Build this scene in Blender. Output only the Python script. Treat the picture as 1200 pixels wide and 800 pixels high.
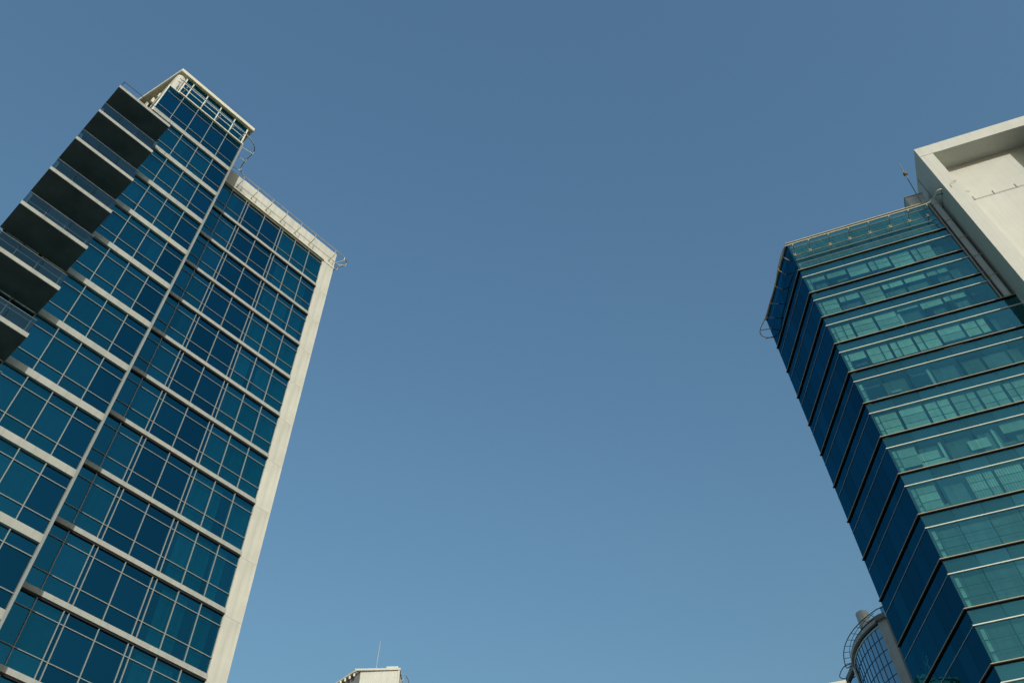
import bpy, bmesh, math, random
from mathutils import Vector, Matrix
random.seed(7)
R = math.radians
for o in list(bpy.data.objects):
    bpy.data.objects.remove(o)
SC = bpy.context.scene
COL = SC.collection

# ------------------------------------------------------------------ camera
cam_d = bpy.data.cameras.new('camera')
cam = bpy.data.objects.new('camera', cam_d)
COL.objects.link(cam)
cam_d.sensor_fit = 'HORIZONTAL'
cam_d.sensor_width = 36.0
cam_d.lens = 1091.656 * 36.0 / 1200.0
cam_d.clip_start = 0.1
cam_d.clip_end = 9000
PITCH, ROLL = 0.93111034, -0.02704077
c_, s_ = math.cos(PITCH), math.sin(PITCH)
right0 = Vector((1, 0, 0)); up0 = Vector((0, -s_, c_)); back0 = Vector((0, -c_, -s_))
cr, sr = math.cos(ROLL), math.sin(ROLL)
right = cr * right0 + sr * up0
up = -sr * right0 + cr * up0
M = Matrix((right, up, back0)).transposed().to_4x4()
M.translation = Vector((0, 0, 1.6))
cam.matrix_world = M
SC.camera = cam

# ------------------------------------------------------------------ sky and sun
SUN_AZ, SUN_EL = 161.0, 15.0
w = bpy.data.worlds.new('World'); SC.world = w; w.use_nodes = True
nt = w.node_tree; nt.nodes.clear()
sky = nt.nodes.new('ShaderNodeTexSky'); sky.sky_type = 'NISHITA'; sky.sun_disc = False
sky.sun_elevation = R(SUN_EL); sky.sun_rotation = R(SUN_AZ)
sky.altitude = 0; sky.air_density = 2.5; sky.dust_density = 5.5; sky.ozone_density = 7.0
bg = nt.nodes.new('ShaderNodeBackground'); bg.inputs['Strength'].default_value = 0.15
wo = nt.nodes.new('ShaderNodeOutputWorld')
nt.links.new(sky.outputs[0], bg.inputs[0]); nt.links.new(bg.outputs[0], wo.inputs[0])
sd = bpy.data.lights.new('sun', 'SUN'); sd.energy = 2.0; sd.angle = R(0.53); sd.color = (1.0, 0.985, 0.92)
sun = bpy.data.objects.new('sun', sd); COL.objects.link(sun)
v = Vector((math.sin(R(SUN_AZ)) * math.cos(R(SUN_EL)), math.cos(R(SUN_AZ)) * math.cos(R(SUN_EL)), math.sin(R(SUN_EL))))
sun.rotation_euler = v.to_track_quat('Z', 'Y').to_euler()
sun.location = v * 150
SC.view_settings.view_transform = 'Standard'; SC.view_settings.look = 'None'
SC.view_settings.exposure = 0.53; SC.view_settings.gamma = 1.0
SC.view_settings.use_curve_mapping = False
SC.cycles.transparent_max_bounces = 16
SC.cycles.max_bounces = 8

# ------------------------------------------------------------------ materials
def nodes(name):
    m = bpy.data.materials.new(name); m.use_nodes = True
    t = m.node_tree; t.nodes.clear()
    out = t.nodes.new('ShaderNodeOutputMaterial')
    return m, t, out

def paint(name, col, rough=0.6, var=0.10, scale=0.7, streak=0.0, bump=0.0, spec=0.3, metal=0.0, rnd=0.0):
    """painted / rendered surface: broad mottling, optional vertical rain streaks, fine relief"""
    m, t, out = nodes(name)
    N = t.nodes.new; L = t.links.new
    b = N('ShaderNodeBsdfPrincipled'); L(b.outputs[0], out.inputs[0])
    b.inputs['Roughness'].default_value = rough; b.inputs['Metallic'].default_value = metal
    b.inputs['Specular IOR Level'].default_value = spec
    tc = N('ShaderNodeTexCoord')
    n1 = N('ShaderNodeTexNoise'); n1.inputs['Scale'].default_value = scale; n1.inputs['Detail'].default_value = 7
    n1.inputs['Roughness'].default_value = 0.6
    L(tc.outputs['Object'], n1.inputs['Vector'])
    mr = N('ShaderNodeMapRange'); mr.inputs[1].default_value = 0.3; mr.inputs[2].default_value = 0.7
    mr.inputs[3].default_value = 1 - var; mr.inputs[4].default_value = 1 + var * 0.4
    L(n1.outputs[0], mr.inputs[0])
    val = mr.outputs[0]
    if streak > 0:
        mp = N('ShaderNodeMapping'); mp.inputs['Scale'].default_value = (3.0, 3.0, 0.12)
        L(tc.outputs['Object'], mp.inputs[0])
        n2 = N('ShaderNodeTexNoise'); n2.inputs['Scale'].default_value = 1.3; n2.inputs['Detail'].default_value = 5
        L(mp.outputs[0], n2.inputs['Vector'])
        m2 = N('ShaderNodeMapRange'); m2.inputs[1].default_value = 0.45; m2.inputs[2].default_value = 0.75
        m2.inputs[3].default_value = 1.0; m2.inputs[4].default_value = 1 - streak
        L(n2.outputs[0], m2.inputs[0])
        mm = N('ShaderNodeMath'); mm.operation = 'MULTIPLY'
        L(val, mm.inputs[0]); L(m2.outputs[0], mm.inputs[1]); val = mm.outputs[0]
    if rnd > 0:
        oi = N('ShaderNodeObjectInfo'); m4 = N('ShaderNodeMapRange')
        m4.inputs[3].default_value = 1 - rnd; m4.inputs[4].default_value = 1 + rnd * 0.3
        L(oi.outputs['Random'], m4.inputs[0])
        m5 = N('ShaderNodeMath'); m5.operation = 'MULTIPLY'; L(val, m5.inputs[0]); L(m4.outputs[0], m5.inputs[1]); val = m5.outputs[0]
    mx = N('ShaderNodeVectorMath'); mx.operation = 'SCALE'
    mx.inputs[0].default_value = col; L(val, mx.inputs['Scale'])
    L(mx.outputs[0], b.inputs['Base Color'])
    if bump > 0:
        n3 = N('ShaderNodeTexNoise'); n3.inputs['Scale'].default_value = 25; n3.inputs['Detail'].default_value = 4
        L(tc.outputs['Object'], n3.inputs['Vector'])
        bp = N('ShaderNodeBump'); bp.inputs['Strength'].default_value = bump; bp.inputs['Distance'].default_value = 0.01
        L(n3.outputs[0], bp.inputs['Height']); L(bp.outputs[0], b.inputs['Normal'])
    return m

def glass(name, trans, refl, base_refl=0.10, rough=0.02, wave=0.02):
    """solar-control glass: tinted clear body + coated mirror-like surface, slightly wavy as real panes are"""
    m, t, out = nodes(name)
    N = t.nodes.new; L = t.links.new
    tr = N('ShaderNodeBsdfTransparent'); tr.inputs[0].default_value = (*trans, 1)
    gl = N('ShaderNodeBsdfGlossy'); gl.inputs['Color'].default_value = (*refl, 1); gl.inputs['Roughness'].default_value = rough
    oi = N('ShaderNodeObjectInfo'); mo = N('ShaderNodeMapRange'); mo.inputs[3].default_value = 0.84; mo.inputs[4].default_value = 1.10
    L(oi.outputs['Random'], mo.inputs[0])
    sc = N('ShaderNodeVectorMath'); sc.operation = 'SCALE'; sc.inputs[0].default_value = refl; L(mo.outputs[0], sc.inputs['Scale'])
    L(sc.outputs[0], gl.inputs['Color'])
    fr = N('ShaderNodeLayerWeight'); fr.inputs[0].default_value = 0.5
    pw = N('ShaderNodeMath'); pw.operation = 'POWER'; pw.inputs[1].default_value = 4.0
    L(fr.outputs['Facing'], pw.inputs[0])
    ad = N('ShaderNodeMath'); ad.operation = 'MULTIPLY_ADD'; ad.inputs[1].default_value = 0.6; ad.inputs[2].default_value = base_refl; ad.use_clamp = True
    L(pw.outputs[0], ad.inputs[0])
    mx = N('ShaderNodeMixShader'); L(ad.outputs[0], mx.inputs[0]); L(tr.outputs[0], mx.inputs[1]); L(gl.outputs[0], mx.inputs[2])
    tc = N('ShaderNodeTexCoord'); no = N('ShaderNodeTexNoise'); no.inputs['Scale'].default_value = 0.9; no.inputs['Detail'].default_value = 1
    L(tc.outputs['Object'], no.inputs['Vector'])
    bp = N('ShaderNodeBump'); bp.inputs['Strength'].default_value = wave; bp.inputs['Distance'].default_value = 0.3
    L(no.outputs[0], bp.inputs['Height']); L(bp.outputs[0], gl.inputs['Normal'])
    L(mx.outputs[0], out.inputs[0])
    return m

WHITE = paint('white_render', (0.54, 0.55, 0.485), 0.7, 0.16, 0.45, 0.16, 0.3, rnd=0.06)
WHITE2 = paint('white_tower_render', (0.535, 0.55, 0.50), 0.7, 0.08, 0.3, 0.08, 0.25)
CREAM = paint('cream_paint', (0.60, 0.58, 0.46), 0.6, 0.08, 1.0)
BAND = paint('grey_white_band_metal', (0.355, 0.375, 0.345), 0.5, 0.14, 0.8, 0.18, rnd=0.06)
MULL = paint('aluminium_mullion', (0.22, 0.255, 0.255), 0.4, 0.08, 1.0)
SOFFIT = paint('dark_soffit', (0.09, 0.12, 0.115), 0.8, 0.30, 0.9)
DARK = paint('dark_gasket_and_shade', (0.012, 0.014, 0.014), 0.6, 0.1, 1.0)  # dark joints, and the strips that paint shade under bands and ledges
SPAND = paint('spandrel_backing', (0.025, 0.05, 0.065), 0.8, 0.15, 0.8)
CURTAIN = paint('pale_curtain', (0.55, 0.55, 0.50), 0.9, 0.25, 1.6, 0.3, rnd=0.3)
CURTAIN2 = paint('grey_curtain', (0.22, 0.24, 0.23), 0.9, 0.35, 0.9, 0.35, rnd=0.45)
ROOMDARK = paint('dark_room_lining', (0.035, 0.045, 0.05), 0.9, 0.4, 0.5, rnd=0.4)
BLIND = paint('white_roller_blind', (0.66, 0.67, 0.63), 0.85, 0.15, 1.2, 0.15, rnd=0.35)
CEIL = paint('office_ceiling', (0.30, 0.32, 0.32), 0.9, 0.2, 1.0)
STEEL = paint('galvanised_rail', (0.45, 0.50, 0.52), 0.35, 0.1, 3.0, spec=0.5, metal=0.4)
CREAMRAIL = paint('cream_painted_rail', (0.72, 0.68, 0.52), 0.45, 0.08, 3.0)
BRACKET = paint('tan_bracket_paint', (0.42, 0.36, 0.26), 0.6, 0.2, 3.0)
DARKRAIL = paint('dark_steel_rail', (0.06, 0.08, 0.10), 0.4, 0.1, 3.0)
LEDGE = paint('tan_metal_ledge', (0.50, 0.44, 0.32), 0.5, 0.12, 1.0)
WLINE = paint('pale_metal_transom', (0.62, 0.66, 0.60), 0.4, 0.08, 1.0)
GREYMET = paint('grey_cladding', (0.20, 0.22, 0.22), 0.5, 0.12, 1.0, 0.1)
ROOF = paint('roof_membrane', (0.25, 0.25, 0.24), 0.9, 0.2, 0.5)
RUST = paint('rusty_brass', (0.24, 0.15, 0.06), 0.5, 0.3, 6.0)

G_TEAL = glass('teal_solar_glass', (0.17, 0.48, 0.54), (0.12, 0.78, 1.0), 0.14)
G_BLUE = glass('deep_blue_solar_glass', (0.09, 0.30, 0.36), (0.09, 0.70, 1.0), 0.13)
G_GREEN = glass('green_office_glass', (0.60, 0.78, 0.75), (0.22, 0.70, 0.84), 0.13)
G_NAVY = glass('navy_office_glass', (0.10, 0.28, 0.36), (0.05, 0.46, 0.72), 0.08)
G_RAIL = glass('balustrade_glass', (0.48, 0.56, 0.56), (0.42, 0.64, 0.68), 0.13)
G_ROUND = glass('blue_grey_glass', (0.10, 0.20, 0.28), (0.50, 0.80, 1.0), 0.52)

# ------------------------------------------------------------------ geometry helpers
class MB:
    def __init__(s): s.v = []; s.f = []
    def box(s, x0, x1, y0, y1, z0, z1):
        n = len(s.v)
        s.v += [(x0,y0,z0),(x1,y0,z0),(x1,y1,z0),(x0,y1,z0),(x0,y0,z1),(x1,y0,z1),(x1,y1,z1),(x0,y1,z1)]
        s.f += [tuple(n+i for i in q) for q in ((3,2,1,0),(4,5,6,7),(0,1,5,4),(1,2,6,5),(2,3,7,6),(3,0,4,7))]
        return s
    def prism(s, pts, z0, z1):
        n = len(s.v); k = len(pts)
        s.v += [(x, y, z0) for x, y in pts] + [(x, y, z1) for x, y in pts]
        s.f += [tuple(n+i for i in reversed(range(k))), tuple(n+k+i for i in range(k))]
        s.f += [(n+i, n+(i+1) % k, n+k+(i+1) % k, n+k+i) for i in range(k)]
        return s
    def tube(s, pts, r, seg=8, close=False):
        P = [Vector(p) for p in pts]; n0 = len(s.v); m = len(P)
        for i, p in enumerate(P):
            if close: d = P[(i+1) % m] - P[i-1]
            else: d = P[min(i+1, m-1)] - P[max(i-1, 0)]
            d.normalize()
            a = d.cross(Vector((0, 0, 1)))
            if a.length < 1e-3: a = d.cross(Vector((1, 0, 0)))
            a.normalize(); b = a.cross(d)
            for k in range(seg):
                t = 2*math.pi*k/seg
                s.v.append(tuple(p + a*r*math.cos(t) + b*r*math.sin(t)))
        for i in range(m if close else m-1):
            j = (i+1) % m
            for k in range(seg):
                l = (k+1) % seg
                s.f.append((n0+i*seg+k, n0+i*seg+l, n0+j*seg+l, n0+j*seg+k))
        if not close:
            s.f.append(tuple(n0+k for k in reversed(range(seg)))); s.f.append(tuple(n0+(m-1)*seg+k for k in range(seg)))
        return s
    def ribbon(s, pts, y, thick, z0, z1):
        """wall following a plan polyline, given thickness (to the left), between two heights"""
        outer = [Vector(p) for p in pts]; inner = []
        for i, p in enumerate(outer):
            d = outer[min(i+1, len(outer)-1)] - outer[max(i-1, 0)]; d.normalize()
            inner.append(p + Vector((-d.y, d.x)) * thick)
        for i in range(len(outer)-1):
            q = [outer[i], outer[i+1], inner[i+1], inner[i]]
            s.prism([(a.x, a.y) for a in q], z0, z1)
        return s

def link(name, me, parent=None, loc=(0, 0, 0)):
    o = bpy.data.objects.new(name, me); COL.objects.link(o)
    o.location = loc
    if parent: o.parent = parent
    return o

def mesh(name, mb, mat, bevel=0, smooth=False, off=(0, 0, 0)):
    me = bpy.data.meshes.new(name)
    me.from_pydata([(x-off[0], y-off[1], z-off[2]) for x, y, z in mb.v], [], mb.f)
    bm = bmesh.new(); bm.from_mesh(me)
    bmesh.ops.recalc_face_normals(bm, faces=bm.faces)
    if bevel > 0:
        bmesh.ops.bevel(bm, geom=bm.edges[:], offset=bevel, segments=1, affect='EDGES')
    bm.to_mesh(me); bm.free()
    if smooth:
        for p in me.polygons: p.use_smooth = True
    me.materials.append(mat)
    return me

class Frame:
    """a building's own axes: s along the facade, d distance from the camera's foot, z up"""
    def __init__(f, name, az, s0, d0, label, cat, group=None):
        a = R(az); f.e = Vector((math.sin(a), math.cos(a), 0)); f.n = Vector((-math.cos(a), math.sin(a), 0))
        f.off = (s0, d0, 0)
        f.root = bpy.data.objects.new(name, None); COL.objects.link(f.root)
        f.root.location = f.e*s0 + f.n*d0
        f.root.rotation_euler = (0, 0, math.atan2(f.e.y, f.e.x))
        f.root['label'] = label; f.root['category'] = cat
        if group: f.root['group'] = group
    def part(f, name, mb, mat, parent=None, bevel=0, smooth=False, label=None, stuff=False, off=None):
        o = link(name, mesh(name, mb, mat, bevel, smooth, off or f.off), parent or f.root)
        if label: o['label'] = label
        if stuff: o['kind'] = 'stuff'
        return o

cache = {}
def piece(F, name, s0, s1, d0, d1, z0, z1, mat, parent=None):
    """one small block placed by its own location; equal blocks share their mesh"""
    key = (name, round(s1-s0, 3), round(d1-d0, 3), round(z1-z0, 3), mat.name)
    if key not in cache:
        cache[key] = mesh(name, MB().box(0, s1-s0, 0, d1-d0, 0, z1-z0), mat)
    p = parent or F.root
    loc = (s0-F.off[0], d0-F.off[1], z0-F.off[2])
    return link(name, cache[key], p, loc)

def smooth_path(ctrl, n=6):
    """Catmull-Rom through control points"""
    P = [Vector(p) for p in ctrl]; out = []
    for i in range(len(P)-1):
        p0 = P[max(i-1, 0)]; p1 = P[i]; p2 = P[i+1]; p3 = P[min(i+2, len(P)-1)]
        for k in range(n):
            t = k/n
            out.append(0.5*((2*p1) + (-p0+p2)*t + (2*p0-5*p1+4*p2-p3)*t*t + (-p0+3*p1-3*p2+p3)*t**3))
    out.append(P[-1])
    return [tuple(q) for q in out]

# ------------------------------------------------------------------ ground
me = bpy.data.meshes.new('ground')
me.from_pydata([(-4000, -4000, 0), (4000, -4000, 0), (4000, 4000, 0), (-4000, 4000, 0)], [], [(0, 1, 2, 3)])
me.materials.append(paint('ground_paving', (0.22, 0.21, 0.19), 0.9, 0.3, 0.05))
g = link('ground', me); g['kind'] = 'structure'

# ================================================================== LEFT TOWER (balconies)
LT = Frame('balcony_tower', 41.937, 9.0, 33.0,
           'tall blue glass tower on the left with stacked dark balconies and white floor bands', 'tower')
PIT = 3.65
Zb = lambda k: 59.68 - PIT*k            # underside of floor band k
NF = 16
DR, DL, DS = 36.0, 33.0, 31.05           # facade planes: right section, left section, balcony fronts
# cores and roofs (behind the glass)
LT.part('core_wall', MB().box(8.6, 19.25, 37.2, 50, 0.0, 63.3).box(0.15, 8.2, 34.2, 50, 0, 55.9).box(2.3, 8.2, 34.3, 49.9, 55.9, 59.6), ROOMDARK)
LT.part('side_wall', MB().box(19.25, 19.40, 36.3, 50, 0.0, 65.45), WHITE)
LT.part('roof_slab', MB().box(8.4, 19.2, 36.3, 49.9, 63.6, 63.9), ROOF)
LT.part('section_side_wall', MB().box(8.22, 8.33, 33.05, 37.2, 0, 63.85), GREYMET)
LT.part('end_wall', MB().box(0.02, 0.12, 33.05, 50, 0, 56.0), GREYMET)

# floor bands
for k in range(1, NF+1):
    if k >= 1:
        piece(LT, 'floor_band', 8.345, 18.35, DR-0.14, DR+0.16, Zb(k-1)+0.04, Zb(k-1)+0.31, BAND)
        piece(LT, 'band_shade_strip', 8.35, 18.34, DR-0.08, DR+0.15, Zb(k-1)-0.05, Zb(k-1)+0.038, DARK)  # near-black strip painting the shade line under each band
    z = Zb(k-1)
    s0 = 2.2 if k == 1 else 3.42
    piece(LT, 'floor_band', s0, 8.26, DL-0.13, DL+0.12, z, z+0.42, BAND)

# mullions and transoms
rm = [9.90, 11.16, 11.39, 12.84, 14.30, 14.54, 15.76, 17.06]
for s in rm:
    piece(LT, 'mullion', s-0.021, s+0.021, DR-0.07, DR+0.05, 0.3, 63.36, MULL)
lm = [0.04, 1.05, 2.14, 3.36, 4.56, 5.78, 7.0]
for s in lm:
    top = 63.9 if s > 2 else 55.9
    piece(LT, 'mullion', s-0.021, s+0.021, DL-0.07, DL+0.05, 0.3, top, MULL)
LT.part('corner_post', MB().box(8.22, 8.342, DL-0.16, DL+0.1, 0.2, 63.9), MULL)
for k in range(0, NF):
    z0 = Zb(k)                                    # band underside of this floor
    for zt in (z0-0.66, z0-PIT+0.42+0.80):
        piece(LT, 'transom', 8.35, 18.35, DR-0.05, DR+0.04, zt-0.02, zt+0.02, MULL)
        piece(LT, 'transom', (0.04 if k else 2.14), 8.22, DL-0.05, DL+0.04, zt-0.02, zt+0.02, MULL)
for zt in (62.10, 60.90):
    piece(LT, 'transom', 8.35, 18.35, DR-0.05, DR+0.04, (60.85 if zt < 61 else 62.9)-0.02, (60.85 if zt < 61 else 62.9)+0.02, MULL)
for zt in (60.93, 63.15):
    piece(LT, 'transom', 2.14, 8.22, DL-0.05, DL+0.04, zt-0.02, zt+0.02, MULL)

# glass panes: gather, the 300 largest in the picture stay single parts
def cam_px(P):
    q = cam.matrix_world.inverted() @ P
    if q.z > -0.1: return None
    return (512+931.5*q.x/-q.z, 341-931.5*q.y/-q.z)
def area_px(F, s0, s1, d, z0, z1):
    pts = [cam_px(F.e*s+F.n*d+Vector((0, 0, z))) for s, z in ((s0, z0), (s1, z0), (s1, z1), (s0, z1))]
    if any(p is None for p in pts): return 0
    cx = sum(p[0] for p in pts)/4; cy = sum(p[1] for p in pts)/4
    if not (-25 < cx < 1049 and -25 < cy < 707): return 0
    a = 0
    for i in range(4):
        j = (i+1) % 4; a += pts[i][0]*pts[j][1]-pts[j][0]*pts[i][1]
    return abs(a)/2
panes = []
rcols = [8.36]+rm+[18.35]
rmat = [G_TEAL, G_TEAL, G_BLUE, G_BLUE, G_BLUE, G_BLUE, G_TEAL, G_TEAL, G_TEAL]
lmat = [G_TEAL, G_TEAL, G_TEAL, G_TEAL, G_TEAL, G_TEAL, G_BLUE]
def add_panes(cols, mats, D, zs):
    for i in range(len(cols)-1):
        for z0, z1 in zs:
            panes.append((area_px(LT, cols[i], cols[i+1], D, z0, z1), cols[i]+0.035, cols[i+1]-0.035, D, z0+0.028, z1-0.028, mats[i]))
lcols = lm+[8.22]
for k in range(NF):
    zt = Zb(k); zb = Zb(k)-PIT
    rows = [(zt-0.66, zt), (zb+1.22, zt-0.66)]
    add_panes(rcols, rmat, DR, rows+[(zb+0.33, zb+1.22)])
    o = 0 if k else 2
    add_panes(lcols[o:], lmat[o:], DL, rows+[(zb+0.42, zb+1.22)])
add_panes(rcols, rmat, DR, [(60.03, 60.85), (60.85, 62.9), (62.9, 63.38)])
add_panes(lcols[2:], [G_BLUE]*5, DL, [(60.1, 60.93), (60.93, 63.15), (63.15, 63.88)])
panes.sort(key=lambda p: -p[0])
rest = {}
for i, (a, s0, s1, D, z0, z1, m) in enumerate(panes):
    if i < 300:
        piece(LT, 'glass_pane', s0, s1, D-0.012, D+0.012, z0, z1, m)
    else:
        rest.setdefault(m.name, (m, MB()))[1].box(s0, s1, D-0.012, D+0.012, z0, z1)
for m, mb in rest.values():
    LT.part('small_glass_pane', mb, m, stuff=True)

# curtains and spandrel linings close behind the glass
rc = random.Random(11)
def lining(cols, kinds, D, top):
    for i, kd in enumerate(kinds):
        mat = {'c': CURTAIN, 'g': CURTAIN2, 'd': ROOMDARK}[kd]
        for k in range(-1, NF):
            za = Zb(k+1)+0.06 if k < NF-1 else 0.3
            zc = min(Zb(k)+0.05, top)
            if k == -1 and top < 60: continue
            a, b_ = cols[i]+0.02, cols[i+1]-0.02
            if kd == 'g' and rc.random() < 0.3 and b_-a > 0.8:
                f = rc.choice((0.55, 0.7, 0.85))
                piece(LT, 'dark_room', a, b_, D+0.55, D+0.58, za, zc, ROOMDARK)
                if rc.random() < 0.5: b_ = a+(b_-a)*f
                else: a = b_-(b_-a)*f
            if D == DR and i >= 6 and k < 2: mat = CURTAIN      # paler colour stands in for sun on the top corner curtains
            piece(LT, 'curtain', a, b_, D+0.22, D+0.26, za, zc, mat)
lining(rcols, 'ggdddddgg' and 'ggdddd' + 'ggg', DR, 63.3)
lining(lcols[:3]+lcols[3:], 'gggggg' + 'd', DL, 59.4)
LT.part('slab_edge', MB().box(2.2, 8.2, DL+0.05, DL+0.9, 59.55, 59.75), SPAND)
LT.part('penthouse_lining', MB().box(2.2, 8.15, DL+0.30, DL+0.36, 59.8, 63.8), ROOMDARK)

# white end column of the right section, in storey-high panels
for k in range(0, NF+1):
    top = 63.38 if k == 0 else Zb(k-1)-0.0
    bot = Zb(k) if k < NF else 0.1
    piece(LT, 'column_panel', 18.36, 19.42, DR-0.05, DR+0.28, bot+0.012, top, WHITE)
LT.part('column_core', MB().box(18.38, 19.39, DR-0.035, DR+0.3, 0, 63.38), WHITE)
# parapet
LT.part('parapet', MB().box(8.35, 19.42, DR-0.06, DR+0.22, 63.50, 65.50), WHITE, bevel=0.012)
LT.part('parapet_ledge', MB().box(8.35, 18.40, DR-0.20, DR+0.2, 63.385, 63.49), CREAM)
LT.part('parapet_trim', MB().box(18.40, 19.45, DR-0.09, DR+0.2, 63.40, 63.49), CREAM)
LT.part('parapet_soffit', MB().box(8.36, 18.35, DR-0.04, DR+0.03, 63.30, 63.384), BRACKET)

# balconies
def balcony(k, first=False):
    z = Zb(k)
    b = LT.part('balcony', MB().box(-0.15, 3.415, DS, DL-0.08, z+0.004, z+0.27), BAND)
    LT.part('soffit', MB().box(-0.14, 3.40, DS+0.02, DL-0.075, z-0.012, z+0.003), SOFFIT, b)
    if not first:
        for a, c in ((-0.13, 1.02), (1.04, 2.19), (2.21, 3.36)):
            LT.part('glass_panel', MB().box(a, c, DS+0.05, DS+0.066, z+0.271, z+1.25), G_RAIL, b)
        LT.part('side_glass_panel', MB().box(-0.12, -0.104, DS+0.08, DL-0.2, z+0.271, z+1.25), G_RAIL, b)
        LT.part('side_glass_panel', MB().box(3.36, 3.376, DS+0.08, DL-0.2, z+0.271, z+1.25), G_RAIL, b)
        LT.part('handrail', MB().tube([(-0.112, DL-0.2, z+1.27), (-0.112, DS+0.058, z+1.27), (3.368, DS+0.058, z+1.27), (3.368, DL-0.2, z+1.27)], 0.018, 6), GREYMET, b)
    else:
        LT.part('pipe_rail', MB().tube([(-0.08, DS+0.08, z+0.27), (-0.08, DS+0.08, z+1.02), (3.3, DS+0.08, z+1.02), (3.3, DS+0.08, z+0.27)], 0.022, 6)
                .tube([(1.6, DS+0.08, z+0.27), (1.6, DS+0.08, z+1.02)], 0.018, 6)
                .tube([(-0.08, DS+0.08, z+1.02), (-0.08, DL-0.1, z+1.02)], 0.022, 6), DARKRAIL, b)
    return b
for k in range(1, 10):
    balcony(k, k == 1)

# penthouse: louvred top, posts, flat roof, white curved wall beside it
pm = [3.42, 4.62, 5.80, 7.02]
for s in pm:
    piece(LT, 'penthouse_post', s-0.035, s+0.035, DL-0.07, DL+0.05, 63.9, 66.36, WLINE)
piece(LT, 'penthouse_post', 2.82, 2.92, DL-0.07, DL+0.10, 63.9, 66.36, WLINE)
piece(LT, 'penthouse_post', 8.10, 8.20, DL-0.07, DL+0.10, 63.9, 66.36, WLINE)
LT.part('penthouse_sill', MB().box(2.94, 8.30, DL-0.14, DL+0.1, 63.905, 64.03), CREAM)
LT.part('pane_frame', MB().box(2.12, 2.20, DL-0.1, DL+0.06, 59.7, 63.93).box(2.2, 2.94, DL-0.08, DL+0.06, 63.885, 63.95), WLINE)
LOUV = paint('louvre_grey_green', (0.045, 0.065, 0.06), 0.6, 0.1, 1.0)
ps = [2.92]+pm+[8.08]
for i in range(5):
    a, b_ = ps[i]+(0.05 if i else 0), ps[i+1]-(0.05 if i < 4 else 0)
    piece(LT, 'penthouse_pane', a, b_, DL-0.012, DL+0.012, 64.035, 64.94, G_TEAL)
    piece(LT, 'penthouse_transom', a, b_, DL-0.06, DL+0.04, 64.94, 65.0, WLINE)
    for z in (65.10, 65.26, 65.42, 65.72, 65.88, 66.04, 66.20):
        piece(LT, 'louvre_blade', a, b_, DL-0.03, DL+0.09, z, z+0.04, LOUV)
    piece(LT, 'penthouse_transom', a, b_, DL-0.06, DL+0.04, 65.54, 65.60, WLINE)
    piece(LT, 'louvre_glass', a, b_, DL-0.055, DL-0.04, 65.005, 65.535, G_TEAL)
    piece(LT, 'louvre_glass', a, b_, DL-0.055, DL-0.04, 65.605, 66.355, G_TEAL)
LT.part('penthouse_core', MB().box(2.95, 8.06, DL+0.28, DL+3.6, 59.8, 66.35), ROOMDARK)
LT.part('penthouse_side_wall', MB().box(8.08, 8.19, DL+0.11, DL+3.6, 63.9, 66.36), GREYMET)
LT.part('penthouse_roof', MB().prism([(2.20, 32.72), (8.55, 32.72), (8.55, 37.2), (1.25, 37.2)], 66.40, 66.80), CREAM, bevel=0.02)
cw = [(2.78, 33.06), (2.55, 32.97), (2.38, 32.99), (2.26, 33.09), (2.20, 33.25), (2.17, 33.6), (2.15, 36.0), (2.78, 36.0)]
LT.part('curved_wall', MB().prism(cw, 63.97, 66.36), WHITE)
LT.part('curved_wall_base', MB().box(2.22, 2.9, 33.5, 36.0, 56.3, 63.96), WHITE)
SOFF2 = paint('cream_soffit', (0.46, 0.43, 0.28), 0.7, 0.15, 0.8)
LT.part('curved_wall_pipe', MB().tube([(2.62, 32.93, 64.2), (2.62, 32.93, 64.9)], 0.03, 6).tube([(2.45, 32.93, 65.2), (2.75, 32.93, 65.2)], 0.02, 6), GREYMET)
LT.part('roof_soffit', MB().prism([(2.34, 32.84), (8.43, 32.84), (8.43, 37.1), (1.42, 37.1)], 66.365, 66.399), SOFF2)
LT.part('roof_terrace', MB().box(0.06, 2.1, DL-0.1, 49, 56.03, 56.25), ROOF)
LT.part('terrace_upstand', MB().box(0.9, 2.08, DL+0.4, DL+0.55, 56.27, 60.2), G_RAIL)
for i in range(5):
    piece(LT, 'roof_strut', 2.34-0.13*i, 2.52-0.13*i, 33.9+0.62*i, 34.1+0.62*i, 65.6, 66.36, CREAM)

# window-cleaning rail running outside the roof edge
zr = 64.60
path = smooth_path([(2.4, 32.36, zr), (4.5, 32.36, zr), (7.6, 32.40, zr), (8.5, 32.50, zr), (9.05, 32.75, zr), (9.30, 33.2, zr), (9.30, 34.2, zr),
                    (9.50, 34.95, zr), (10.1, 35.20, zr), (12, 35.20, zr), (16, 35.20, zr), (19.3, 35.20, zr), (19.85, 35.25, zr), (20.15, 35.5, zr), (20.12, 35.95, zr), (19.9, 36.4, zr), (19.9, 37.5, zr), (19.9, 42.0, zr)], 6)
rail = LT.part('cleaning_rail', MB().tube(path, 0.042, 8), STEEL, smooth=True)
for s in (10.04, 11.36, 12.72, 14.08, 15.46, 16.85, 18.85):
    LT.part('rail_bracket', MB().box(s-0.02, s+0.02, 35.22, DR-0.07, 63.93, 63.97).box(s-0.02, s+0.02, 35.18, 35.22, 63.9, 64.57).box(s-0.07, s+0.07, DR-0.09, DR-0.062, 63.84, 64.06), BRACKET, rail)
def arm(a, b, z=64.2):
    LT.part('rail_bracket', MB().tube([(a[0], a[1], z), (b[0], b[1], z), (b[0], b[1], zr)], 0.03, 6), CREAMRAIL, rail)
arm((8.34, 33.25), (9.28, 33.1)); arm((8.34, 34.0), (9.3, 34.0)); arm((8.34, 35.2), (9.45, 34.8))
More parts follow.
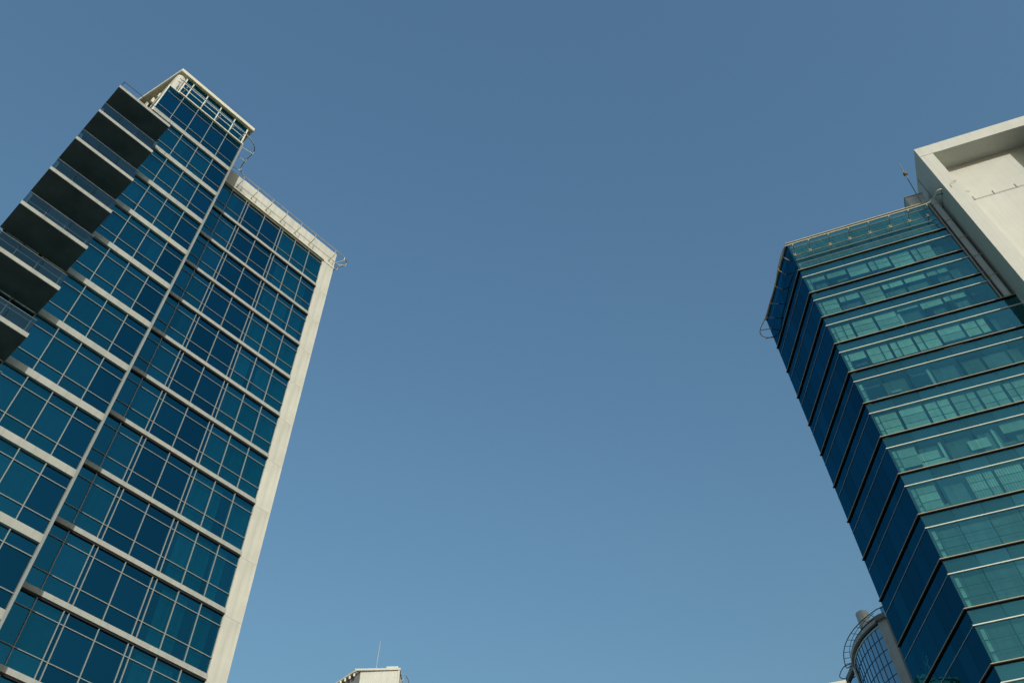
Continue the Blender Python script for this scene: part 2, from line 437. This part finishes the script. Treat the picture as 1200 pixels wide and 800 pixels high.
arm((19.42, 36.0), (20.15, 35.5)); arm((19.4, 35.95), (19.75, 35.2)); arm((19.42, 36.3), (19.95, 36.3))
for s in (3.1, 4.62, 5.9, 7.02, 7.9):
    LT.part('rail_bracket', MB().box(s-0.025, s+0.025, 32.38, DL-0.13, 64.2, 64.25), CREAMRAIL, rail)

# ================================================================== RIGHT TOWER (ledges)
RT = Frame('glass_office_tower', 108.234, 10.12, 50.0,
           'green and navy glass office tower on the right, ringed by thin tan ledges', 'tower')
PR = 3.588
Lz = lambda k: 70.53 - PR*k              # top of ledge k
NR = 19
t0, DF = 10.12, 50.0
# dark face runs from the corner along azimuth -4.18; in local axes:
aD = R(-4.184); dv = Vector((math.sin(aD), math.cos(aD), 0)); ds, dd = dv.dot(RT.e), dv.dot(RT.n)
nout = Vector((-dd, ds))                 # outward normal of the dark face (local)
if nout.x > 0: nout = -nout
def dk(u, o=0.0):                        # point on the dark face, u metres from the corner, o outward
    return (t0+ds*u+nout.x*o, DF+dd*u+nout.y*o)
LEN = 8.62
gl0 = 0.14                               # glass sits this far behind the ledge fronts
def corner(o):                           # plan corner at outward offset o from both faces
    # intersection of d = DF-o and the dark face line offset by o
    u = ( -o - nout.y*o)/dd
    return (t0+ds*u+nout.x*o, DF-o)
TG = 23.84
TOPG = 22.66
# ledges: one ring each (front + dark side)
for k in range(0, NR):
    z = Lz(k); te = 23.80 if k >= 3 else 22.90
    c0 = corner(0.0); ci = corner(-0.2)
    e1 = dk(LEN, 0.0); e1i = dk(LEN, -0.2)
    lab = None
    RT.part('ledge', MB().prism([c0, (te, DF), (te, DF+0.2), ci], z-0.038, z), LEDGE)
    RT.part('ledge', MB().prism([c0, ci, e1i, e1], z-0.038, z), LEDGE)
    RT.part('ledge_shade_strip', MB().prism([corner(-0.03), (te, DF+0.03), (te, DF+0.2), ci], z-0.085, z-0.040), DARK)  # shade beneath the ledge, put in as a near-black strip
    RT.part('ledge_shade_strip', MB().prism([corner(-0.03), ci, e1i, dk(LEN, -0.03)], z-0.085, z-0.040), DARK)
    zw = z-1.13
    RT.part('pale_transom', MB().prism([corner(-0.07), (te, DF+0.07), (te, DF+0.2), ci], zw-0.032, zw+0.032), WLINE)
    RT.part('pale_transom', MB().prism([corner(-0.10), ci, e1i, dk(LEN, -0.10)], zw-0.013, zw+0.013), STEEL)
# glass: storey by storey, bay by bay
bays = [10.30+1.78*i for i in range(7)]+[TOPG]
for k in range(-1, NR):
    z1 = Lz(k)-0.16 if k >= 0 else 75.0
    zw = Lz(k)-1.13 if k >= 0 else 73.05
    z0 = Lz(k+1)
    right_end = TG-0.03 if k >= 3 else TOPG
    ed = [corner(-gl0)[0]+0.0, bays[1], bays[2], bays[3], bays[4], bays[5], bays[6], right_end]
    vis = k <= 12
    tgt = None if vis else MB()
    for i in range(7):
        a, b_ = ed[i]+(0.012 if i else 0), ed[i+1]-0.012
        for (za, zc) in ((zw+0.045, z1), (z0, zw-0.045)):
            if vis: piece(RT, 'glass_pane', a, b_, DF+gl0, DF+gl0+0.02, za, zc, G_GREEN)
            else: tgt.box(a, b_, DF+gl0, DF+gl0+0.02, za, zc)
    if not vis: RT.part('glass_strip', tgt, G_GREEN, stuff=True)
    # dark face panes
    nb = 6
    tgt2 = MB()
    for i in range(nb):
        u0 = LEN*i/nb+(0.012 if i else 0.06); u1 = LEN*(i+1)/nb-0.012
        for (za, zc) in ((zw+0.02, z1), (z0, zw-0.02)):
            q = [dk(u0, -gl0), dk(u1, -gl0), dk(u1, -gl0-0.02), dk(u0, -gl0-0.02)]
            if vis: RT.part('glass_pane', MB().prism(q, za, zc), G_NAVY)
            else: tgt2.prism(q, za, zc)
    if not vis: RT.part('glass_strip', tgt2, G_NAVY, stuff=True)
    # opaque spandrel behind the upper row, floor slab, ceiling, back wall
    if k >= 0:
        RT.part('spandrel', MB().prism([corner(-0.30), (right_end-0.3, DF+0.30), (right_end-0.3, DF+0.36), corner(-0.36)], zw, Lz(k)), SPAND)
        RT.part('spandrel', MB().prism([corner(-0.30), corner(-0.36), dk(LEN-0.2, -0.36), dk(LEN-0.2, -0.30)], zw, Lz(k)), ROOMDARK)
        RT.part('ceiling', MB().prism([corner(-0.37), (right_end-0.3, DF+0.37), (right_end-0.3, DF+4), dk(LEN-0.3, -0.6)], zw+0.05, zw+0.15), CEIL)
        RT.part('floor_slab', MB().prism([corner(-0.30), (right_end-0.3, DF+0.30), (right_end-0.3, DF+4), dk(LEN-0.3, -0.6)], Lz(k)-0.3, Lz(k)-0.1), SPAND)
ci = corner(-0.9)
RT.part('back_wall', MB().box(14.2, 23.7, DF+3.9, DF+4.1, 0, 73), ROOMDARK)
RT.part('inner_partition', MB().prism([dk(1.2, -1.1), dk(LEN-0.25, -1.1), dk(LEN-0.25, -1.2), dk(1.2, -1.2)], 0, 73), ROOMDARK)
RT.part('far_wall', MB().prism([dk(LEN, -0.16), (TG-0.1, DF+dd*LEN+0.5), (TG-0.1, DF+dd*LEN+0.7), dk(LEN+0.02, -0.4)], 0, 75.0), ROOMDARK)
RT.part('roof_slab', MB().prism([corner(-0.25), (TG-0.1, DF+0.25), (TG-0.1, DF+dd*LEN+0.4), dk(LEN-0.1, -0.25)], 72.2, 72.45), ROOF)
RT.part('parapet_cap', MB().prism([corner(-0.02), (22.9, DF+0.02), (22.9, DF+0.4), corner(-0.4)], 75.0, 75.09), LEDGE)
RT.part('parapet_cap', MB().prism([corner(-0.02), corner(-0.4), dk(LEN, -0.4), dk(LEN, -0.02)], 75.0, 75.09), LEDGE)
RT.part('corner_post', MB().prism([corner(-0.15), (10.42, DF+0.18), (10.42, DF+0.21), corner(-0.21)], 0, 75.0), DARK)
# crown transoms behind the glass
for z, m in ((74.2, MULL), (72.95, MULL), (72.2, MULL), (71.5, GREYMET)):
    RT.part('crown_transom', MB().box(10.35, TOPG, DF+gl0-0.03, DF+gl0-0.002, z-0.025, z+0.025), m)
RT.part('crown_lining', MB().prism([corner(-0.5), (22.6, DF+0.5), (22.6, DF+0.56), corner(-0.56)], 70.6, 74.9), CURTAIN2)
RT.part('crown_lining', MB().prism([corner(-0.5), corner(-0.56), dk(LEN-0.1, -0.56), dk(LEN-0.1, -0.5)], 70.6, 74.9), ROOMDARK)

# blinds, panels and furniture seen through the lit glass
drops = {0: [.30, .35, .62, .62, .85, .80, 0], 1: [.9, .35, .9, .32, .30, .28, 0], 2: [1, .92, 1, .15, .36, .30, 0],
         3: [.42, .80, .82, .82, .72, .76, .0], 4: [0, 0, 0, 0, 0, 0, 0], 5: [1, 1, 1, 1, 1, 1, 1],
         6: [.8, .0, 0, .0, .42, .6, 0], 7: [.9, 0, 0.95, .95, .5, .4, .7], 8: [0]*7, 9: [0]*7, 10: [0]*7, 11: [0]*7}
H = PR-1.13-0.20
rb = random.Random(5)
MULL2 = paint('inner_mullion_grey', (0.06, 0.08, 0.08), 0.6, 0.1, 1.0)
for k, dr in drops.items():
    ztop = Lz(k)-1.13-0.06
    for i, f in enumerate(dr):
        a = bays[i]+0.07+(0.34 if i == 0 else 0); b_ = bays[i+1]-0.14
        rows = max(1, round(f*3)) if f > 0 else 0
        for r in range(rows):
            h = H*f/rows
            zz1 = ztop-r*h; zz0 = zz1-h+0.05
            piece(RT, 'blind', a, b_, DF+0.42, DF+0.44, zz0, zz1, BLIND)
        if f < 0.95 and k < 8:                       # dim sheer cloth or shelving fills part of the rest
            q0 = ztop-H*f-0.03; q1 = ztop-H*rb.choice((f+0.15, 0.7, 0.98, 0.98)) 
            if q0-q1 > 0.15: piece(RT, 'sheer_panel', a+rb.choice((0, 0, .3, .7)), b_, DF+0.75, DF+0.77, q1, q0, CURTAIN2)
        if rb.random() < 0.5 and f > 0.25:
            x = a+(b_-a)*rb.choice((.3, .5, .62)); piece(RT, 'window_post', x, x+0.05, DF+0.36, DF+0.40, ztop-H, ztop, MULL2)
        if k == 7 and i in (2, 3):
            for n in range(9):
                x = a+(b_-a)*(n+0.5)/9
                piece(RT, 'blind_cord', x-0.012, x+0.012, DF+0.40, DF+0.415, ztop-H*f, ztop, GREYMET)
    # white column just inside the glass corner
for k in range(-1, 13):
    zt = Lz(k)-1.2 if k >= 0 else 72.0
    za = Lz(k+1)+0.02; n = 3
    for q in range(n):
        RT.part('corner_column', MB().box(10.46, 10.68, DF+0.40, DF+0.55, za+(zt-za)*q/n+0.05, za+(zt-za)*(q+1)/n-0.04), BLIND)
    RT.part('corner_reveal', MB().box(10.72, 10.78, DF+0.40, DF+0.55, za, zt), CURTAIN2)
for (k, s, w_) in ((4, 15.3, .10), (8, 14.1, .07), (8, 17.4, .10), (2, 15.6, .10), (6, 13.5, .08), (6, 16.9, .08), (1, 14.3, .1), (5, 18.6, .1)):
    RT.part('inner_column', MB().box(s, s+w_*2, DF+0.6, DF+0.8, Lz(k+1), Lz(k)-1.2), BLIND)
for (a, b_, k, f0, f1) in ((11.95, 13.25, 6, .30, .62), (11.95, 13.6, 6, .66, .95), (15.2, 16.5, 6, .28, .66), (12.4, 13.1, 4, .6, .7), (17.3, 18.6, 3, .85, .95)):
    zt = Lz(k)-1.19
    RT.part('inner_panel', MB().box(a, b_, DF+0.6, DF+0.63, zt-H*f1, zt-H*f0), BLIND)
# desks and boards inside give the dark bays some depth
for k in range(0, 12):
    for n in range(3):
        s = random.uniform(11, 20); z = Lz(k+1)+random.uniform(0.2, 0.9)
        RT.part('desk_screen', MB().box(s, s+random.uniform(.5, 1.6), DF+0.9, DF+0.95, z, z+random.uniform(.15, .5)), CEIL if n else CURTAIN2)
for k in (8, 9, 10, 11, 12):
    piece(RT, 'sheer_blind', 10.5, 22.5, DF+0.5, DF+0.52, Lz(k+1)+0.05, Lz(k)-1.2, CURTAIN2)
    for f in (.33, .66):
        piece(RT, 'inner_transom', 10.4, 22.5, DF+0.24, DF+0.28, Lz(k+1)+H*f, Lz(k+1)+H*f+0.04, DARK)
    for i in range(1, 7):
        piece(RT, 'inner_mullion', bays[i]-0.03, bays[i]+0.03, DF+0.24, DF+0.28, Lz(k+1)+0.02, Lz(k)-1.2, DARK)
for (u, k, h) in ((6.4, 3, .6), (6.6, 5, .8), (7.4, 6, .8), (3.2, 8, .7)):
    q = [dk(u, -0.6), dk(u+0.12, -0.6), dk(u+0.12, -0.65), dk(u, -0.65)]
    RT.part('pale_strip_panel', MB().prism(q, Lz(k+1)+0.1, Lz(k+1)+0.1+h), CURTAIN)  # narrow panels in pale curtain colour behind the dark face

# pilaster strip and gutter pipe between glass and the white tower
PALE = paint('pale_grey_cladding', (0.46, 0.50, 0.50), 0.6, 0.15, 0.8, 0.15)
RT.part('pilaster', MB().box(22.70, 22.84, DF+0.02, DF+0.5, Lz(3)+0.02, 75.05), GREYMET)
RT.part('recess_panel', MB().box(22.845, 23.02, DF+0.35, DF+0.5, Lz(3)+0.02, 75.0), DARK)
RT.part('service_duct', MB().box(23.03, 23.55, DF-0.05, DF+0.4, Lz(3)+0.02, 75.3), PALE, bevel=0.10)
RT.part('edge_trim', MB().box(23.80, 23.84, DF-0.06, DF+0.2, 20, Lz(3)-0.08), WLINE)
for z in (74.2, 71.3, 68.4, 65.5, 62.6):
    RT.part('pipe_clamp', MB().box(22.95, 23.66, DF-0.08, DF-0.052, z, z+0.08), BRACKET)

# cleaning rail of the right tower
zq = 73.42
pr = smooth_path([(23.60, 48.1, zq), (23.2, 48.15, zq), (22.85, 48.75, zq), (22.3, 49.10, zq), (20, 49.15, zq), (14.4, 49.15, zq), (10.3, 49.15, zq), (9.80, 49.25, zq),
                  (9.35, 50.0, zq), (8.80, 51.45, zq), (8.30, 53.0, zq), (7.50, 54.75, zq), (6.85, 56.25, zq), (6.40, 57.0, zq), (6.05, 57.6, zq), (6.0, 58.2, zq), (6.35, 58.7, zq), (7.2, 59.0, zq), (9.0, 59.3, zq)], 6)
rr = RT.part('cleaning_rail', MB().tube(pr, 0.05, 8), CREAMRAIL, smooth=True)
for s in (10.50, 11.90, 13.66, 15.42, 17.18, 18.95, 20.6, 22.2):
    RT.part('rail_bracket', MB().box(s-0.03, s+0.03, 49.14, DF+gl0, 73.13, 73.18).box(s-0.035, s+0.035, 49.12, 49.18, 73.12, 73.40).box(s-0.10, s+0.10, DF+gl0-0.04, DF+gl0-0.004, 72.95, 73.30), BRACKET, rr)
lug = [(0.7, 9.35, 49.95), (2.2, 8.85, 51.35), (3.8, 8.3, 53.0), (5.4, 7.5, 54.75), (7.0, 6.85, 56.2), (8.2, 6.1, 57.5)]
for u, a, b_ in lug:
    p = dk(u, -gl0)
    RT.part('rail_bracket', MB().tube([(p[0], p[1], 73.15), (a, b_, 73.15), (a, b_, zq)], 0.045, 6), BRACKET, rr)
RT.part('rail_bracket', MB().tube([(9.4, 58.6, 73.15), (6.3, 58.65, 73.15)], 0.03, 6), DARKRAIL, rr)

# ================================================================== WHITE TOWER behind
WT = Frame('white_tower', 108.234, 23.84, 47.9,
           'plain white rendered tower at the right edge, deep recess under its top beam', 'tower')
WTOP = 80.72
WT.part('side_wall', MB().box(23.84, 24.14, 47.9, 58.0, 0, WTOP), WHITE2)
WT.part('left_pier', MB().box(24.142, 24.97, 47.9, 50.0, 0, WTOP-0.002), WHITE2)
WT.part('top_beam', MB().box(24.972, 46.0, 47.902, 58.0, 79.18, WTOP-0.004), WHITE2)
WT.part('recess_wall', MB().box(24.972, 46.0, 49.95, 57.9, 0, 79.17), WHITE2)
WT.part('right_pier', MB().box(32.9, 46.0, 47.91, 49.94, 0, 79.17), WHITE2)
WT.part('beam_joint', MB().box(23.87, 25.3, 47.885, 47.899, 79.15, 79.18), GREYMET)
WT.part('rear_wall', MB().box(24.15, 46, 57.905, 58.0, 0, 79.1), WHITE2)
wr = WT.part('wall_rail', MB().tube([(25.95, 49.88, 73.1), (28, 49.88, 73.1), (34, 49.88, 73.1)], 0.025, 6), PALE)
for s in (26.2, 27.85, 29.7, 31.5):
    WT.part('rail_bracket', MB().box(s-0.03, s+0.03, 49.87, 49.949, 73.1, 73.7), WHITE2, wr)
wl = WT.part('wall_rail', MB().tube(smooth_path([(24.3, 47.86, 72.9), (24.4, 47.8, 73.5), (24.9, 47.8, 73.7), (25.3, 49.0, 75.2), (25.5, 49.85, 75.6), (25.9, 49.88, 74.9), (26.3, 49.88, 74.5)]), 0.02, 6), WHITE2)
sr_ = WT.part('side_rail', MB().tube([(23.76, 48.2, 74.0), (23.76, 51.8, 74.0)], 0.03, 6), GREYMET)
for d in (48.9, 50.3, 51.6):
    WT.part('rail_bracket', MB().box(23.3, 23.839, d-0.04, d+0.04, 73.9, 73.97), GREYMET, sr_)
WT.part('side_conduit', MB().box(23.80, 23.838, 50.9, 50.96, 74.6, 80.3), GREYMET)

# plant box and mast on the green tower's roof
PB = Frame('plant_box', 108.234, 22.4, 51.5, 'small grey plant box on the glass tower roof, next to the white wall', 'roof unit')
PB.part('casing', MB().prism([(21.75, 50.9), (23.3, 50.9), (23.3, 52.5), (21.75, 52.5)], 72.455, 77.9), PALE, bevel=0.05)
PB.part('casing_lid', MB().box(21.70, 23.35, 50.85, 52.55, 77.902, 77.98), PALE)
MS = Frame('lightning_mast', 108.234, 22.6, 50.4, 'thin leaning mast with a round brass collar on the glass tower roof', 'mast')
MS.part('pole', MB().tube([(22.40, 50.45, 72.46), (22.48, 50.45, 74.92), (23.14, 50.45, 83.4)], 0.045, 8), GREYMET)
ms2 = MB()
for i in range(6):
    a0 = math.pi*i/6-math.pi/2; a1 = math.pi*(i+1)/6-math.pi/2
    ms2.tube([(22.98, 50.45, 81.14+0.22*math.sin(a0)), (22.98, 50.45, 81.14+0.22*math.sin(a1))], 0.19*max(math.cos((a0+a1)/2), 0.25), 10)
MS.part('collar', ms2, RUST)

# ================================================================== ROUND GLASS TOWER
RG = Frame('round_glass_tower', 90.0, 42.9, 84.0,
           'round-fronted blue glass tower with dark curved cornice, low behind the green glass tower', 'tower')
k1 = 58.4/48.4
CX, CY, RAD, ZR = 35.55*k1, (69.6)*k1, 6.8*k1, 60.0
def ang(x, y): return math.atan2(y*k1-CY, x*k1-CX)
A0 = ang(29.22, 72.05); A1 = ang(29.93, 65.87)
if A1 < 0: A1 += 2*math.pi
def arc(r, a0=A0, a1=A1, n=24): return [(CX+r*math.cos(a0+(a1-a0)*i/n), CY+r*math.sin(a0+(a1-a0)*i/n)) for i in range(n+1)]
def P2(x, y): return (x*k1, y*k1)
RG.part('glass_front', MB().ribbon(arc(RAD), 0, 0.12, 0, ZR-0.9), G_ROUND)
RG.part('core', MB().ribbon(arc(RAD-0.5), 0, 0.3, 0, ZR-1.0), ROOMDARK)
gm = MB(); n = 12
for i in range(n+1):
    a = A0+(A1-A0)*i/n
    gm.tube([(CX+(RAD+0.02)*math.cos(a), CY+(RAD+0.02)*math.sin(a), 2), (CX+(RAD+0.02)*math.cos(a), CY+(RAD+0.02)*math.sin(a), ZR-0.95)], 0.035, 4)
for k in range(40):
    z = ZR-2.3-1.35*k
    if z > 2: gm.tube([(x, y, z) for x, y in arc(RAD+0.02)], 0.035, 4)
RG.part('glazing_grid', gm, DARKRAIL, stuff=True)
RG.part('cornice_dark_strip', MB().ribbon(arc(RAD-0.1), 0, 0.3, ZR-0.95, ZR-0.60), DARK)  # near-black strip between the glass and the cornice
RG.part('cornice', MB().ribbon(arc(RAD+0.22, A0-0.02, A1+0.02), 0, 0.5, ZR-0.60, ZR-0.22), PALE)
RG.part('cornice_cap', MB().ribbon(arc(RAD+0.05), 0, 0.4, ZR-0.22, ZR+0.1), DARK)
RG.part('lower_trim', MB().ribbon(arc(RAD+0.06), 0, 0.1, ZR-1.12, ZR-1.0), WLINE)
pe = arc(RAD+0.12)[-1]
rp = [(x, y, ZR+0.05) for x, y in arc(RAD+0.85, A0-0.10, A1+0.05)]
st = (CX+(RAD)*math.cos(A0-0.03), CY+RAD*math.sin(A0-0.03), ZR+0.05)
rl = RG.part('cleaning_rail', MB().tube(smooth_path([st]+rp[::4]+[(pe[0]+0.1, pe[1]-1.3, ZR+0.05), (pe[0]+1.2, pe[1]-1.7, ZR+0.05), (pe[0]+3, pe[1]-1.4, ZR+0.05)]), 0.05, 6), DARKRAIL)
RG.part('cleaning_rail', MB().tube([(x, y, ZR+0.45) for x, y in arc(RAD+0.1)], 0.03, 6), DARKRAIL)
for i in range(0, 9):
    a = A0+(A1-A0)*i/8
    RG.part('rail_bracket', MB().tube([(CX+RAD*math.cos(a), CY+RAD*math.sin(a), ZR-0.05), (CX+(RAD+0.85)*math.cos(a), CY+(RAD+0.85)*math.sin(a), ZR-0.05)], 0.03, 5), DARKRAIL, rl)
# piers at both ends of the curve
pe = arc(RAD+0.12)[-1]; pq = (pe[0]+0.72, pe[1]-0.62)
RG.part('right_pier', MB().prism([pe, pq, (pq[0]+0.5, pq[1]+0.9), (pe[0]+0.6, pe[1]+0.9)], 0, ZR-0.62), PALE)
RG.part('pier_head', MB().prism([(pe[0]-0.25, pe[1]-0.15), (pq[0]-0.1, pq[1]-0.3), (pq[0]+0.6, pq[1]+1), (pe[0]+0.6, pe[1]+1)], ZR-0.60, ZR-0.08), GREYMET)
RG.part('return_wall', MB().prism([(pq[0]+0.02, pq[1]), (pq[0]+0.6, pq[1]-0.35), (pq[0]+9, pq[1]+1.5), (pq[0]+9, pq[1]+8), (pq[0]+0.52, pq[1]+0.9)], 0, ZR-0.5), GREYMET)
ps_ = arc(RAD+0.16)[0]
RG.part('left_pier', MB().prism([(ps_[0]-0.06, ps_[1]-0.12), (ps_[0]+0.3, ps_[1]-0.2), (ps_[0]+0.3, ps_[1]+0.2), (ps_[0]-0.06, ps_[1]+0.12)], 0, ZR-0.6), WLINE)
q0, q1 = P2(29.22, 72.2), P2(29.10, 74.4)
RG.part('rear_wing', MB().prism([q0, (q0[0]+9, q0[1]), (q1[0]+9, q1[1]), q1], 0, ZR-1.0), G_ROUND)
RG.part('rear_wing_core', MB().prism([(q0[0]+.4, q0[1]+.1), (q0[0]+9, q0[1]+.1), (q1[0]+9, q1[1]-.2), (q1[0]+.4, q1[1]-.2)], 0, ZR-1.2), ROOMDARK)
RG.part('rear_cornice', MB().prism([(q0[0]-0.2, q0[1]), (q0[0]+9, q0[1]), (q1[0]+9, q1[1]), (q1[0]-0.2, q1[1])], ZR-0.62, ZR-0.1), GREYMET)
RG.part('rear_gap', MB().prism([(q0[0]+0.1, q0[1]), (q0[0]+9, q0[1]), (q1[0]+9, q1[1]-.1), (q1[0]+0.1, q1[1]-.1)], ZR-0.9, ZR-0.621), DARK)
RG.part('cleaning_rail', MB().tube(smooth_path([(q0[0]-0.1, q0[1]+0.1, ZR), (q0[0]-0.85, q0[1]+0.7, ZR), (q1[0]-0.85, q1[1]-0.4, ZR), (q1[0]-0.4, q1[1]+0.15, ZR), (q1[0]+0.4, q1[1]+0.15, ZR)]), 0.05, 6), DARKRAIL)
# drum, machine room and glass lantern on its roof
drum = MB()
drum.prism([(38.1+0.70*math.cos(R(a)), 87.0+0.70*math.sin(R(a))) for a in range(0, 360, 15)], 64.3, 66.1)
RG.part('roof_drum', drum, PALE)
RG.part('machine_room', MB().prism([(37.5, 86.4), (38.9, 84.6), (41, 86), (41, 91), (38.0, 91)], ZR-0.7, 64.29), PALE)
RG.part('glass_lantern', MB().prism([(36.95, 79.75), (37.75, 78.5), (39.2, 79), (38.2, 81)], ZR-0.05, ZR+1.25), G_ROUND)
RG.part('lantern_cap', MB().prism([(36.9, 79.7), (37.75, 78.4), (39.3, 78.9), (38.2, 81.1)], ZR+1.26, ZR+1.36), WLINE)
RG.part('facade_lamp', MB().box(-0.12, 0.12, -0.1, 0.1, -0.1, 0.1).box(-0.3, -0.1, -0.05, 0.05, -0.03, 0.03), RUST, off=(0, 0, 0)).location = \
    (CX+(RAD+0.15)*math.cos(A1-0.35)-42.9, CY+(RAD+0.15)*math.sin(A1-0.35)-84.0, 53.2)
RG.part('roof_slab', MB().prism(arc(RAD-0.3)+[(CX+6, CY-2), (CX+6, CY+6)], ZR-1.0, ZR-0.7), ROOF)

# ================================================================== small far buildings
k2 = 78.4/58.4
WB = Frame('white_rooftop_building', 90.0, -19.9*1.0, 115.4,
           'small white box-shaped building top with a thin antenna, peeking up at the bottom centre', 'building')
A = (-16.84*k2, 85.94*k2); B = (-12.75*k2, 85.9*k2); Cc = (-19.75*k2, 88.2*k2)
ZW = 80.0
back = (B[0]+1.0, B[1]+12)
WB.part('front_wall', MB().prism([A, B, (B[0]-0.02, B[1]+0.35), (A[0]-0.1, A[1]+0.35)], 0, ZW-0.35), WHITE2)
WB.part('left_wall', MB().prism([(A[0]-0.02, A[1]+0.02), (A[0]-0.1, A[1]+0.37), (Cc[0]+0.1, Cc[1]+0.35), Cc], 0, ZW-0.5), GREYMET)  # grey on a white building: this side's shade is put into its colour
WB.part('rear_block', MB().prism([(A[0], A[1]+0.4), (B[0]-0.05, B[1]+0.4), back, (Cc[0]+1, Cc[1]+9), (Cc[0]+.2, Cc[1]+.5)], 0, ZW-0.6), WHITE)
WB.part('roof_cap', MB().prism([(A[0]-0.75, A[1]-0.35), (B[0]+0.15, B[1]-0.2), (B[0]+0.15, B[1]+3), (A[0], A[1]+3)], ZW-0.34, ZW-0.05), WHITE2)
lw = WB.part('roof_edge', MB().prism([(A[0]-0.76, A[1]-0.30), (A[0]-0.2, A[1]+0.3), (Cc[0]+0.3, Cc[1]+0.3), (Cc[0]-0.2, Cc[1]-0.2)], ZW-0.48, ZW-0.2), CREAM)
for i in range(5):
    f = (i+0.5)/5
    x = A[0]-0.5+(Cc[0]-A[0]+0.3)*f; y = A[1]-0.2+(Cc[1]-A[1])*f
    WB.part('eaves_bracket', MB().box(x-0.12, x+0.12, y-0.12, y+0.12, ZW-1.0, ZW-0.49), CREAM, lw)
WB.part('vent_box', MB().box(B[0]-1.9, B[0]-0.2, B[1]-0.1, B[1]+1, ZW-0.045, ZW+0.30), WHITE2)
WB.part('corner_trim', MB().box(B[0]-0.2, B[0]+0.08, B[1]-0.1, B[1]+0.05, 40, ZW-0.36), WHITE2)
WB.part('rail_loop', MB().tube(smooth_path([(B[0]+0.2, B[1], ZW-0.9), (B[0]+0.8, B[1]+0.3, ZW-0.9), (B[0]+1.1, B[1]+1.2, ZW-0.9), (B[0]+1.2, B[1]+4, ZW-0.9)]), 0.06, 6), STEEL)
WB.part('rail_post', MB().tube([(B[0]+0.1, B[1]+0.9, ZW-1.5), (B[0]+1.0, B[1]+0.9, ZW-0.9)], 0.05, 6).tube([(B[0]+0.1, B[1]+2.2, ZW-1.5), (B[0]+1.1, B[1]+2.2, ZW-0.9)], 0.05, 6), CREAM)
AM = Frame('rooftop_antenna', 90.0, A[0]+1.9, A[1]+0.9, 'hair-thin pale antenna standing on the small white building at the bottom centre', 'antenna')
AM.part('whip', MB().tube([(A[0]+1.9, A[1]+0.9, ZW-0.6), (A[0]+2.0, A[1]+0.9, ZW+1.6), (A[0]+2.15, A[1]+0.9, ZW+5.2)], 0.05, 6), STEEL)
AM.part('mast_foot', MB().box(A[0]+1.75, A[0]+2.05, A[1]+0.75, A[1]+1.05, ZW-0.6, ZW-0.0), STEEL)

k3 = 88.4/48.4
CB = Frame('cream_building', 90.0, 28.6*k3, 75*k3, 'cream roof corner just visible at the bottom edge, left of the round glass tower', 'building')
a_, b2 = (27.6*k3, 75.15*k3), (30.5*k3, 74.3*k3)
CB.part('wall', MB().prism([(a_[0]+0.3, a_[1]+0.3), (b2[0], b2[1]+0.3), (b2[0]+3, b2[1]+10), (a_[0]+3, a_[1]+10)], 0, 89.5), CREAM)
CB.part('roof_edge', MB().prism([a_, b2, (b2[0]+3, b2[1]+10), (a_[0]+3, a_[1]+10)], 89.5, 90.0), CREAM)
